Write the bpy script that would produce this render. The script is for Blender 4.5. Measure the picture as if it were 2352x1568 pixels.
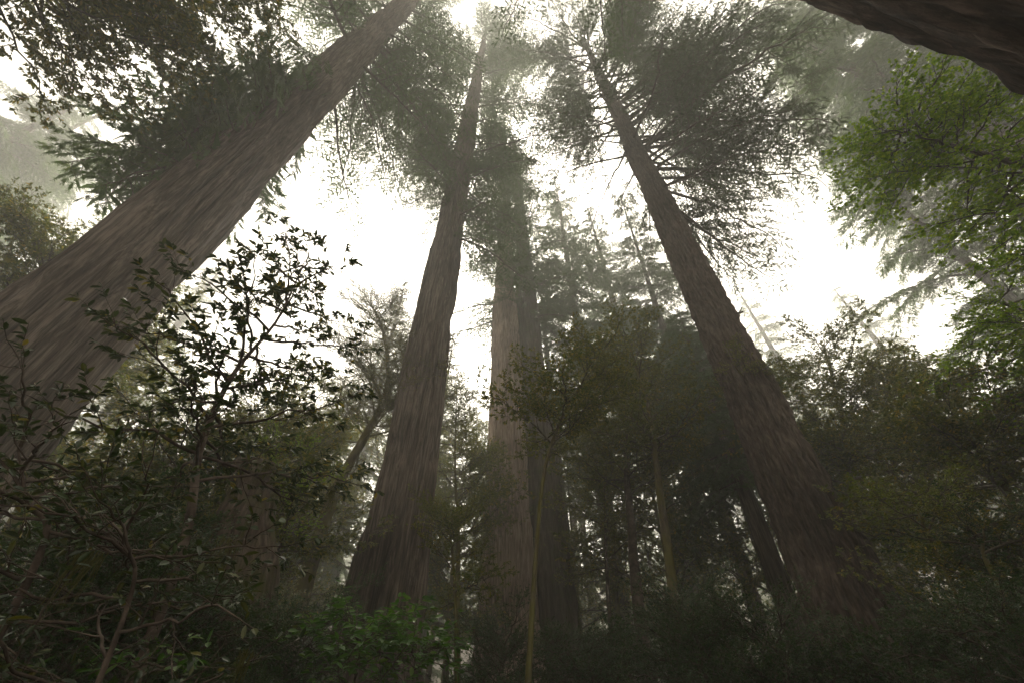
import bpy, math, random
import numpy as np
from mathutils import Vector, Matrix

# ---------------------------------------------------------------- scene, camera, light
for o in list(bpy.data.objects):
    bpy.data.objects.remove(o)
SC = bpy.context.scene
COL = SC.collection
rad = math.radians

CAM = np.array([0.0, 0.0, 1.6])
PITCH = rad(42.0)
FPX = 928.0                       # focal length in pixels of a 2352 px wide frame
cam_d = bpy.data.cameras.new('camera')
cam_d.sensor_width = 36.0
cam_d.lens = FPX / 2352.0 * 36.0
cam_d.clip_start = 0.05
cam_d.clip_end = 2000.0
cam = bpy.data.objects.new('camera', cam_d)
COL.objects.link(cam)
cam.location = CAM
cam.rotation_euler = (math.pi / 2 + PITCH, 0, 0)
SC.camera = cam

SUN_EL, SUN_AZ = rad(58), rad(4)          # azimuth measured from +Y towards +X
world = bpy.data.worlds.new('World')
SC.world = world
world.use_nodes = True
wn = world.node_tree
wn.nodes.clear()
w_out = wn.nodes.new('ShaderNodeOutputWorld')
w_bg = wn.nodes.new('ShaderNodeBackground')
w_sky = wn.nodes.new('ShaderNodeTexSky')
w_sky.sky_type = 'NISHITA'
w_sky.sun_disc = False
w_sky.sun_elevation = SUN_EL
w_sky.sun_rotation = SUN_AZ
w_sky.dust_density = 6.0
w_sky.air_density = 1.0
w_hsv = wn.nodes.new('ShaderNodeHueSaturation')
w_hsv.inputs['Saturation'].default_value = 0.05
w_mul = wn.nodes.new('ShaderNodeMixRGB')
w_mul.blend_type = 'MULTIPLY'
w_mul.inputs[0].default_value = 1.0
w_mul.inputs[2].default_value = (1.0, 0.93, 0.80, 1)
wn.links.new(w_sky.outputs[0], w_hsv.inputs['Color'])
wn.links.new(w_hsv.outputs[0], w_mul.inputs[1])
wn.links.new(w_mul.outputs[0], w_bg.inputs[0])
w_bg.inputs[1].default_value = 0.13
wn.links.new(w_bg.outputs[0], w_out.inputs[0])

sun_d = bpy.data.lights.new('sun', 'SUN')
sun_d.energy = 1.5
sun_d.angle = rad(16)
sun_d.color = (1.0, 0.93, 0.8)
sun = bpy.data.objects.new('sun', sun_d)
COL.objects.link(sun)
sv = Vector((math.sin(SUN_AZ) * math.cos(SUN_EL), math.cos(SUN_AZ) * math.cos(SUN_EL), math.sin(SUN_EL)))
sun.rotation_euler = sv.to_track_quat('Z', 'Y').to_euler()
sun.location = (0, 0, 120)

SC.view_settings.view_transform = 'Standard'
SC.view_settings.look = 'None'
SC.view_settings.gamma = 1.0
SC.view_settings.use_curve_mapping = False
SC.view_settings.exposure = 1.95

SC.render.engine = 'CYCLES'
cy = SC.cycles
cy.use_denoising = True
cy.denoiser = 'OPENIMAGEDENOISE'
cy.use_adaptive_sampling = False
cy.denoising_input_passes = 'RGB_ALBEDO_NORMAL'
cy.denoising_prefilter = 'ACCURATE'
cy.max_bounces = 4
cy.diffuse_bounces = 2
cy.glossy_bounces = 2
cy.transmission_bounces = 2
cy.transparent_max_bounces = 4
cy.volume_bounces = 1
cy.sample_clamp_indirect = 6.0
cy.caustics_reflective = False
cy.caustics_refractive = False

HAZE_DENSITY = 0.0064

# ---------------------------------------------------------------- helpers
_F = np.array([0, math.cos(PITCH), math.sin(PITCH)])
_U = np.array([0, -math.sin(PITCH), math.cos(PITCH)])
_R = np.array([1.0, 0, 0])


def at(px, py, dist):
    """World point seen at photo position (2352 px wide) at a horizontal distance from the viewpoint."""
    d = _F + _R * ((px - 1176) / FPX) - _U * ((py - 784) / FPX)
    return CAM + d * (dist / math.hypot(d[0], d[1]))


def at_z(px, py, z):
    """World point seen at photo position at a given height."""
    d = _F + _R * ((px - 1176) / FPX) - _U * ((py - 784) / FPX)
    return CAM + d * ((z - CAM[2]) / d[2])


def ground_z(x, y):
    yy = np.maximum(y, 0)
    far = np.clip((np.hypot(x, yy) - 55) / 70, 0, 2) ** 1.4 * 26 * np.clip(yy / 30, 0, 1)
    return far + 3.0 * (1 - np.exp(-yy / 25.0)) + 0.18 * np.sin(x * .37 + 1.3) * np.cos(y * .31) + 0.1 * np.sin(x * .9 + y * .7) * (np.hypot(x, y) > 2)


def unit(v):
    v = np.asarray(v, float)
    return v / (np.linalg.norm(v, axis=-1, keepdims=True) + 1e-12)


def mesh_np(name, V, faces, mat, smooth=False, tint=None):
    """faces: list of int arrays (n,3) or (n,4)"""
    me = bpy.data.meshes.new(name)
    V = np.ascontiguousarray(V, np.float32)
    me.vertices.add(len(V))
    me.vertices.foreach_set('co', V.ravel())
    faces = [f for f in faces if len(f)]
    idx = np.concatenate([f.ravel() for f in faces]).astype(np.int32)
    tot = np.concatenate([np.full(len(f), f.shape[1]) for f in faces]).astype(np.int32)
    start = np.concatenate([[0], np.cumsum(tot)[:-1]]).astype(np.int32)
    me.loops.add(len(idx))
    me.loops.foreach_set('vertex_index', idx)
    me.polygons.add(len(tot))
    me.polygons.foreach_set('loop_start', start)
    me.polygons.foreach_set('use_smooth', np.full(len(tot), smooth))
    me.update(calc_edges=True)
    if tint is not None:
        a = me.attributes.new('tint', 'FLOAT', 'FACE')
        a.data.foreach_set('value', np.ascontiguousarray(tint, np.float32))
    me.materials.append(mat)
    return me


def link(name, data, parent=None, loc=(0, 0, 0)):
    o = bpy.data.objects.new(name, data)
    COL.objects.link(o)
    if parent is not None:
        o.parent = parent
    o.location = loc
    return o


def thing(name, label, cat, loc, group=None):
    o = bpy.data.objects.new(name, None)
    o.empty_display_size = 0.3
    COL.objects.link(o)
    o.location = loc
    o['label'] = label
    o['category'] = cat
    if group:
        o['group'] = group
    return o


class Tubes:
    def __init__(s):
        s.V, s.Q, s.n = [], [], 0

    def add(s, P, Rr, sides=5):
        P = np.asarray(P, float)
        Rr = np.asarray(Rr, float)
        T = unit(np.gradient(P, axis=0))
        ref = np.array([0, 0, 1.0]) if abs(T[0][2]) < .9 else np.array([1.0, 0, 0])
        A = unit(np.cross(T, ref))
        B = np.cross(T, A)
        th = np.arange(sides) * 2 * math.pi / sides
        ring = P[:, None, :] + Rr[:, None, None] * (np.cos(th)[None, :, None] * A[:, None, :] + np.sin(th)[None, :, None] * B[:, None, :])
        n = len(P)
        i = np.arange(n - 1)[:, None] * sides
        j = np.arange(sides)[None, :]
        j2 = (j + 1) % sides
        q = np.stack([i + j, i + j2, i + sides + j2, i + sides + j], -1).reshape(-1, 4) + s.n
        s.V.append(ring.reshape(-1, 3))
        s.Q.append(q)
        s.n += n * sides

    def mesh(s, name, mat):
        return mesh_np(name, np.concatenate(s.V), [np.concatenate(s.Q)], mat, True)


def spline(pts, n):
    """Catmull-Rom through rows of pts"""
    p = np.asarray(pts, float)
    p = np.vstack([2 * p[0] - p[1], p, 2 * p[-1] - p[-2]])
    m = len(p) - 3
    u = np.linspace(0, m - 1e-9, n)
    i = u.astype(int)
    t = (u - i)[:, None]
    a, b, c, d = p[i], p[i + 1], p[i + 2], p[i + 3]
    return .5 * (2 * b + (c - a) * t + (2 * a - 5 * b + 4 * c - d) * t ** 2 + (3 * b - a - 3 * c + d) * t ** 3)


def vnoise(u, v, nu, rng):
    """value noise, periodic in u (0..1, nu cells); v in cells. result -1..1"""
    nv = int(v.max()) + 3
    G = rng.uniform(-1, 1, (nu, nv))
    x = (u % 1.0) * nu
    i = np.floor(x).astype(int) % nu
    f = x - np.floor(x)
    j = np.floor(v).astype(int)
    g = v - j
    f = f * f * (3 - 2 * f)
    g = g * g * (3 - 2 * g)
    i2 = (i + 1) % nu
    return (G[i, j] * (1 - f) + G[i2, j] * f) * (1 - g) + (G[i, j + 1] * (1 - f) + G[i2, j + 1] * f) * g


# ---------------------------------------------------------------- materials
def new_mat(name):
    m = bpy.data.materials.new(name)
    m.use_nodes = True
    nt = m.node_tree
    nt.nodes.clear()
    out = nt.nodes.new('ShaderNodeOutputMaterial')
    return m, nt, out


def ramp(nt, src, stops):
    r = nt.nodes.new('ShaderNodeValToRGB')
    e = r.color_ramp.elements
    e[0].position, e[0].color = stops[0][0], (*stops[0][1], 1)
    e[1].position, e[1].color = stops[-1][0], (*stops[-1][1], 1)
    for p, c in stops[1:-1]:
        k = e.new(p)
        k.color = (*c, 1)
    nt.links.new(src, r.inputs[0])
    return r.outputs[0]


def bark_mat(name, cols, scale=(15, 15, .9), bump=.5, moss=None, moss_amt=.5, rough=.9, dist=.03):
    m, nt, out = new_mat(name)
    tc = nt.nodes.new('ShaderNodeTexCoord')
    mp = nt.nodes.new('ShaderNodeMapping')
    mp.inputs['Scale'].default_value = scale
    nt.links.new(tc.outputs['Object'], mp.inputs[0])
    n1 = nt.nodes.new('ShaderNodeTexNoise')
    n1.inputs['Scale'].default_value = 1.0
    n1.inputs['Detail'].default_value = 7
    n1.inputs['Roughness'].default_value = .68
    nt.links.new(mp.outputs[0], n1.inputs[0])
    n0 = nt.nodes.new('ShaderNodeTexNoise')
    n0.inputs['Scale'].default_value = .35
    n0.inputs['Detail'].default_value = 4
    nt.links.new(tc.outputs['Object'], n0.inputs[0])
    ad = nt.nodes.new('ShaderNodeMath')
    ad.operation = 'MULTIPLY_ADD'
    ad.inputs[1].default_value = .45
    nt.links.new(n0.outputs[0], ad.inputs[0])
    sb = nt.nodes.new('ShaderNodeMath')
    sb.operation = 'SUBTRACT'
    sb.inputs[1].default_value = .22
    nt.links.new(n1.outputs[0], sb.inputs[0])
    nt.links.new(sb.outputs[0], ad.inputs[2])
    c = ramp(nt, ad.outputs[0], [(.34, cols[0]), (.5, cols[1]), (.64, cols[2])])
    if moss:
        n2 = nt.nodes.new('ShaderNodeTexNoise')
        n2.inputs['Scale'].default_value = 1.6
        n2.inputs['Detail'].default_value = 6
        n2.inputs['Roughness'].default_value = .7
        nt.links.new(tc.outputs['Object'], n2.inputs[0])
        k = nt.nodes.new('ShaderNodeMapRange')
        k.inputs[1].default_value = .62 - moss_amt * .3
        k.inputs[2].default_value = .78 - moss_amt * .3
        nt.links.new(n2.outputs[0], k.inputs[0])
        mx = nt.nodes.new('ShaderNodeMixRGB')
        nt.links.new(k.outputs[0], mx.inputs[0])
        nt.links.new(c, mx.inputs[1])
        mx.inputs[2].default_value = (*moss, 1)
        c = mx.outputs[0]
    b = nt.nodes.new('ShaderNodeBsdfPrincipled')
    nt.links.new(c, b.inputs['Base Color'])
    b.inputs['Roughness'].default_value = rough
    b.inputs['Specular IOR Level'].default_value = .2
    bp = nt.nodes.new('ShaderNodeBump')
    bp.inputs['Strength'].default_value = bump
    bp.inputs['Distance'].default_value = dist
    nt.links.new(n1.outputs[0], bp.inputs['Height'])
    nt.links.new(bp.outputs[0], b.inputs['Normal'])
    nt.links.new(b.outputs[0], out.inputs[0])
    return m


def leaf_mat(name, stops, trans=.35, tcol=(1.6, 1.7, .7), rough=.45, spec=.4):
    m, nt, out = new_mat(name)
    a = nt.nodes.new('ShaderNodeAttribute')
    a.attribute_name = 'tint'
    oi = nt.nodes.new('ShaderNodeObjectInfo')
    md = nt.nodes.new('ShaderNodeMath')
    md.operation = 'MULTIPLY_ADD'
    md.inputs[1].default_value = .16
    nt.links.new(oi.outputs['Random'], md.inputs[0])
    sub = nt.nodes.new('ShaderNodeMath')
    sub.operation = 'SUBTRACT'
    sub.inputs[1].default_value = .08
    nt.links.new(a.outputs['Fac'], sub.inputs[0])
    nt.links.new(sub.outputs[0], md.inputs[2])
    c = ramp(nt, md.outputs[0], stops)
    b = nt.nodes.new('ShaderNodeBsdfPrincipled')
    nt.links.new(c, b.inputs['Base Color'])
    b.inputs['Roughness'].default_value = rough
    b.inputs['Specular IOR Level'].default_value = spec
    t = nt.nodes.new('ShaderNodeBsdfTranslucent')
    mu = nt.nodes.new('ShaderNodeMixRGB')
    mu.blend_type = 'MULTIPLY'
    mu.inputs[0].default_value = 1
    mu.inputs[2].default_value = (*tcol, 1)
    nt.links.new(c, mu.inputs[1])
    nt.links.new(mu.outputs[0], t.inputs[0])
    mx = nt.nodes.new('ShaderNodeMixShader')
    mx.inputs[0].default_value = trans
    nt.links.new(b.outputs[0], mx.inputs[1])
    nt.links.new(t.outputs[0], mx.inputs[2])
    nt.links.new(mx.outputs[0], out.inputs[0])
    return m


M_RED = bark_mat('redwood_bark', [(.026, .018, .014), (.088, .066, .052), (.20, .16, .13)], bump=1.0, dist=.05)  # bark grain, its dark streaks deepened in colour to suggest furrow shade
M_RED2 = bark_mat('redwood_bark_lit', [(.09, .06, .045), (.24, .175, .135), (.40, .31, .25)], bump=1.0, dist=.05)  # paler copy of the redwood bark, a lit stem's brightness put into the colour
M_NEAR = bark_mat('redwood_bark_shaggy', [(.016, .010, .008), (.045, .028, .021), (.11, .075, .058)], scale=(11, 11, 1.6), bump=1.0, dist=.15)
M_FIR = bark_mat('fir_bark', [(.025, .017, .013), (.07, .05, .039), (.14, .107, .085)], scale=(12, 12, 2.6), bump=1.0, dist=.05)
M_LIMB = bark_mat('limb_bark', [(.03, .02, .015), (.075, .055, .042), (.13, .10, .08)], scale=(6, 6, 6), bump=.3)
M_TWIG = bark_mat('twig_bark', [(.04, .032, .024), (.09, .075, .055), (.16, .14, .11)], scale=(8, 8, 8), bump=.2)
M_MOSSY = bark_mat('mossy_bark', [(.04, .03, .02), (.09, .07, .045), (.14, .12, .085)], scale=(12, 12, 3), bump=.6, moss=(.115, .105, .028), moss_amt=.75)
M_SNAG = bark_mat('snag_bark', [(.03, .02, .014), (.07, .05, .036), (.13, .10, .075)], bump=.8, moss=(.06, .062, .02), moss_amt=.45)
M_MOSS = leaf_mat('moss', [(0, (.10, .10, .035)), (1, (.20, .19, .075))], trans=.3, tcol=(1.1, 1.1, .8), rough=.9, spec=.1)
M_CON = leaf_mat('redwood_needles', [(0, (.03, .062, .018)), (.6, (.055, .095, .026)), (1, (.10, .12, .035))], trans=.35)
M_FIRL = leaf_mat('fir_needles', [(0, (.028, .052, .02)), (.7, (.05, .08, .028)), (1, (.09, .10, .04))], trans=.28)
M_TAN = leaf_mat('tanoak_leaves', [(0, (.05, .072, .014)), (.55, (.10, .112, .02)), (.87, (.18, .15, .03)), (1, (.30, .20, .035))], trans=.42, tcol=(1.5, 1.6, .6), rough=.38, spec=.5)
M_TANF = leaf_mat('tanoak_leaves_shaded', [(0, (.016, .03, .01)), (.7, (.034, .055, .014)), (.95, (.08, .085, .018)), (1, (.26, .2, .04))], trans=.22, tcol=(1.7, 1.8, .5), rough=.3, spec=.5)  # darker copy of the tanoak leaves, foreground shade put into the colour
M_MAP = leaf_mat('maple_leaves', [(0, (.08, .15, .01)), (.7, (.15, .23, .015)), (1, (.24, .29, .03))], trans=.65, tcol=(1.9, 1.9, .5), rough=.5, spec=.3)
M_GRN = leaf_mat('shrub_leaves', [(0, (.04, .10, .015)), (.7, (.07, .15, .022)), (1, (.11, .18, .03))], trans=.4, tcol=(1.4, 1.7, .5), rough=.3, spec=.5)
M_SAP = leaf_mat('sapling_leaves', [(0, (.08, .11, .012)), (.6, (.16, .19, .02)), (1, (.27, .27, .04))], trans=.35, tcol=(1.4, 1.5, .5), rough=.35, spec=.5)
M_HUC = leaf_mat('huckleberry_leaves', [(0, (.02, .05, .016)), (.7, (.035, .075, .022)), (1, (.07, .10, .03))], trans=.3, rough=.35, spec=.5)
M_FERN = leaf_mat('fern_fronds', [(0, (.03, .075, .015)), (1, (.07, .12, .025))], trans=.35)

m, nt, out = new_mat('forest_floor')
tc = nt.nodes.new('ShaderNodeTexCoord')
n1 = nt.nodes.new('ShaderNodeTexNoise')
n1.inputs['Scale'].default_value = 3.0
n1.inputs['Detail'].default_value = 9
n1.inputs['Roughness'].default_value = .75
nt.links.new(tc.outputs['Object'], n1.inputs[0])
c = ramp(nt, n1.outputs[0], [(.3, (.018, .012, .008)), (.5, (.05, .032, .02)), (.62, (.05, .055, .02)), (.75, (.10, .07, .045))])
b = nt.nodes.new('ShaderNodeBsdfPrincipled')
b.inputs['Roughness'].default_value = .95
nt.links.new(c, b.inputs['Base Color'])
bp = nt.nodes.new('ShaderNodeBump')
bp.inputs['Strength'].default_value = .8
bp.inputs['Distance'].default_value = .08
nt.links.new(n1.outputs[0], bp.inputs['Height'])
nt.links.new(bp.outputs[0], b.inputs['Normal'])
nt.links.new(b.outputs[0], out.inputs[0])
M_SOIL = m

# ---------------------------------------------------------------- ground
gx = np.concatenate([np.linspace(-125, -26, 20), np.linspace(-25, 25, 101), np.linspace(26, 125, 20)])
X, Y = np.meshgrid(gx, gx, indexing='ij')
Z = ground_z(X, Y)
n = len(gx)
ii, jj = np.meshgrid(np.arange(n - 1), np.arange(n - 1), indexing='ij')
Q = np.stack([ii * n + jj, (ii + 1) * n + jj, (ii + 1) * n + jj + 1, ii * n + jj + 1], -1).reshape(-1, 4)
gr = link('ground', mesh_np('ground', np.stack([X, Y, Z], -1).reshape(-1, 3), [Q], M_SOIL, True))
gr['kind'] = 'structure'

# haze: the fog that fills the whole grove
bx = np.array([[x, y, z] for x in (-127, 127) for y in (-127, 127) for z in (-2.5, 108.0)], float)
bf = np.array([[0, 1, 3, 2], [4, 6, 7, 5], [0, 4, 5, 1], [2, 3, 7, 6], [0, 2, 6, 4], [1, 5, 7, 3]])
m, nt, out = new_mat('fog')
pv = nt.nodes.new('ShaderNodeVolumePrincipled')
pv.inputs['Color'].default_value = (.97, .965, .93, 1)
pv.inputs['Density'].default_value = HAZE_DENSITY
pv.inputs['Anisotropy'].default_value = .4
nt.links.new(pv.outputs[0], out.inputs['Volume'])
hz = link('haze', mesh_np('haze', bx, [bf], m))
hz['kind'] = 'stuff'

# ---------------------------------------------------------------- trunks with real bark relief
def trunk_mesh(name, path, mat, style, seed, segs, dz0, dz1, furrow=.35, depth=.06, flare=.45, lobes=5, rough=.22, swell=.06, cv=.9, fine=4):
    """path rows: x,y,h,r relative to the tree base (h measured up)"""
    rng = np.random.default_rng(seed)
    path = np.asarray(path, float)
    top = path[-1, 2]
    hs = [path[0, 2]]
    while hs[-1] < top:
        k = max(0, hs[-1]) / top
        hs.append(hs[-1] + dz0 + (dz1 - dz0) * k)
    hs[-1] = top
    hs = np.array(hs)
    dense = spline(path, 400)
    cx = np.interp(hs, dense[:, 2], dense[:, 0])
    cyy = np.interp(hs, dense[:, 2], dense[:, 1])
    r = np.interp(hs, dense[:, 2], dense[:, 3])
    R0 = path[:, 3].max()
    U, H = np.meshgrid(np.arange(segs) / segs, hs)
    Hn = H - hs[0]
    tw = U + .0016 * Hn + .006 * vnoise(U, Hn / 3.0, 9, rng)
    nu1 = max(6, int(2 * math.pi * R0 / furrow))
    fl = np.exp(-np.maximum(H, 0) / 1.6)
    lob = vnoise(U + .003 * Hn, Hn / 9.0, lobes, rng)
    rr = r[:, None] * (1 + flare * fl * (1 + .5 * lob) + swell * lob * np.exp(-H / 22.0))
    if style == 'redwood':
        a = vnoise(tw, Hn / 6.5, nu1, rng)
        b2 = vnoise(tw + .013 + .004 * vnoise(U, Hn / 1.1, nu1, rng), Hn / 3.2, int(nu1 * 2.0), rng)
        c3 = vnoise(tw, Hn / cv, int(nu1 * fine), rng)
        g1 = np.clip(1.25 - np.abs(a) * 3.0, 0, 1)
        g2 = np.clip(1.1 - np.abs(b2) * 3.0, 0, 1)
        d = -depth * (1.0 * g1 + .55 * g2) + depth * rough * c3 + depth * .3 * a
        # strips of loose bark standing proud
        e4 = vnoise(tw, Hn / 1.3, int(nu1 * 1.6), rng)
        d += depth * .4 * np.clip(e4 - .35, 0, 1)
    else:
        a = vnoise(tw + .02 * vnoise(U, Hn / .5, nu1, rng) / nu1 * 8, Hn / 2.0, nu1, rng)
        b2 = vnoise(tw, Hn / .9, int(nu1 * 1.9), rng)
        c3 = vnoise(tw, Hn / .16, int(nu1 * 3), rng)
        g1 = np.clip(1 - np.abs(a) * 2.0, 0, 1)
        g2 = np.clip(1 - np.abs(b2) * 2.2, 0, 1)
        d = -depth * (.9 * g1 + .5 * g2) + depth * .4 * c3
    fade = np.clip(r / R0, .25, 1)[:, None]
    rr = rr + d * fade
    th = U * 2 * math.pi
    V = np.stack([cx[:, None] + rr * np.cos(th), cyy[:, None] + rr * np.sin(th), H + 0 * U], -1)
    nr = len(hs)
    i = np.arange(nr - 1)[:, None] * segs
    j = np.arange(segs)[None, :]
    j2 = (j + 1) % segs
    Q = np.stack([i + j, i + j2, i + segs + j2, i + segs + j], -1).reshape(-1, 4)
    cap = np.array([[(nr - 1) * segs + k for k in range(segs)]])
    return mesh_np(name, V.reshape(-1, 3), [Q, cap], mat, True)


# ---------------------------------------------------------------- foliage
LEAF = {
    # template: verts (x along, y across, z up) and faces
    'oval': (np.array([[0, 0, 0], [.33, .0, -.02], [.7, 0, -.03], [1, 0, -.08], [.3, .17, .04], [.68, .17, .02], [.3, -.17, .04], [.68, -.17, .02]]),
             [np.array([[0, 1, 4], [2, 3, 5], [0, 6, 1], [2, 7, 3]]), np.array([[1, 2, 5, 4], [1, 6, 7, 2]])]),
    'blade': (np.array([[0, 0, 0], [.5, .11, .0], [1, 0, -.04], [.5, -.11, .0]]), [np.array([[0, 3, 2, 1]])]),
    'maple': (np.array([[0, 0, 0], [.12, .42, .03], [.42, .36, .03], [.62, .52, -.02], [.72, .2, .02], [1.05, 0, -.06], [.72, -.2, .02], [.62, -.52, -.02], [.42, -.36, .03], [.12, -.42, .03], [.4, 0, -.02]]),
              [np.array([[10, 0, 9], [10, 9, 8], [10, 8, 7], [10, 7, 6], [10, 6, 5], [10, 5, 4], [10, 4, 3], [10, 3, 2], [10, 2, 1], [10, 1, 0]])]),
}


def leaf_batch(name, kind, O, D, N, S, mat, rng, tint=None):
    """joined leaves: origins, directions, normals, sizes"""
    T, faces = LEAF[kind]
    D = unit(D)
    Sd = unit(np.cross(N, D))
    N = np.cross(D, Sd)
    V = O[:, None, :] + S[:, None, None] * (T[None, :, 0:1] * D[:, None, :] + T[None, :, 1:2] * Sd[:, None, :] + T[None, :, 2:3] * N[:, None, :])
    n, k = len(O), len(T)
    off = (np.arange(n) * k)[:, None, None]
    if tint is None:
        tint = rng.random(n)
    F, tt = [], []
    for f in faces:
        F.append((f[None] + off).reshape(-1, f.shape[1]))
        tt.append(np.repeat(tint, len(f)))
    return mesh_np(name, V.reshape(-1, 3), F, mat, False, np.concatenate(tt))


def conifer_limb(seed, L, rise, droop, sec_len, twig, mat, sec_step=.17, tw_step=.085, bare=.12, pairs=6, hang=.25, leaf=.055, bend=0., wmat=None):
    rng = np.random.default_rng(seed)
    tb = Tubes()
    nm = 22
    t = np.linspace(0, 1, nm)
    wob = np.cumsum(rng.normal(0, .012 * L, nm))
    main = np.stack([L * (t - .06 * t ** 3), bend * L * t ** 2 + wob * t, L * (rise * t - droop * t ** 2) + np.cumsum(rng.normal(0, .006 * L, nm))], -1)
    r0 = .0105 * L
    tb.add(main, r0 * (1 - t) ** .8 + .006, 6)
    TO, TD, TS, TL = [], [], [], []
    s = bare
    side = 1
    while s < .99:
        p = np.array([np.interp(s, t, main[:, k]) for k in range(3)])
        q = np.array([np.interp(min(1, s + .03), t, main[:, k]) for k in range(3)])
        f = unit(q - p + 1e-6)
        b = unit(np.cross([0, 0, 1], f)) * side
        prof = (min(1, .35 + s * 2.2)) * (1 - s) ** .65
        ln = sec_len * L * prof * rng.uniform(.55, 1.15) + .15
        an = rad(rng.uniform(48, 72))
        d = unit(f * math.cos(an) + b * math.sin(an) + np.array([0, 0, rng.normal(-.02, .16)]))
        k = 7
        u = np.linspace(0, 1, k)[:, None]
        sec = p + d * ln * u + f * ln * .18 * u ** 2 + np.array([0, 0, -1]) * hang * ln * u ** 2 + np.cumsum(rng.normal(0, .015 * ln, (k, 3)), 0) * (u > 0)
        tb.add(sec, (.006 + .008 * ln) * (1 - u[:, 0] * .75), 4)
        nt_ = max(3, int(ln / tw_step))
        uu = np.linspace(.1, 1, nt_)
        P = np.stack([np.interp(uu, u[:, 0], sec[:, c]) for c in range(3)], -1)
        G = unit(np.gradient(sec, axis=0))
        Gd = unit(np.stack([np.interp(uu, u[:, 0], G[:, c]) for c in range(3)], -1))
        up = unit(np.array([0, 0, 1.0]) + rng.normal(0, .25, 3))
        bb = unit(np.cross(up, Gd))
        sg = np.where(np.arange(nt_) % 2 == 0, 1.0, -1.0)[:, None]
        a2 = rng.uniform(rad(35), rad(65), nt_)[:, None]
        td = unit(Gd * np.cos(a2) + bb * sg * np.sin(a2) + rng.normal(0, .16, (nt_, 3)) + np.array([0, 0, -.22 * hang * 2]))
        td[-1] = Gd[-1]
        tl = twig * (1 - .45 * uu) * rng.uniform(.5, 1.25, nt_)
        TO.append(P); TD.append(td); TL.append(tl)
        TS.append(unit(np.cross(np.array([0, 0, 1.0]) + rng.normal(0, .35, (nt_, 3)), td)))
        s += sec_step / L * rng.uniform(.6, 1.4)
        side = -side
    O, D, S, Ln = np.concatenate(TO), np.concatenate(TD), np.concatenate(TS), np.concatenate(TL)
    LO, LD, LN, LS, TT = [], [], [], [], []
    base_t = rng.random(len(O)) * .6
    Nn = np.cross(D, S)
    for j in range(pairs):
        fr = (j + .35) / pairs
        for sg in (-1, 1):
            LO.append(O + D * (Ln * fr)[:, None] - np.array([0, 0, .15]) * (Ln * fr ** 2)[:, None])
            LD.append(unit(D * .75 + S * sg * (.85 - .4 * fr) + rng.normal(0, .12, D.shape)))
            LN.append(Nn + rng.normal(0, .3, D.shape))
            LS.append(leaf * (1.15 - .45 * fr) * rng.uniform(.75, 1.25, len(O)))
            TT.append(base_t + rng.random(len(O)) * .4)
    LO.append(O); LD.append(D); LN.append(Nn); LS.append(Ln * 1.02); TT.append(base_t)
    lm = leaf_batch('conifer_foliage', 'blade', np.concatenate(LO), np.concatenate(LD), np.concatenate(LN), np.concatenate(LS), mat, rng, np.concatenate(TT))
    return tb.mesh('conifer_limb', wmat or M_LIMB), lm


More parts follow.
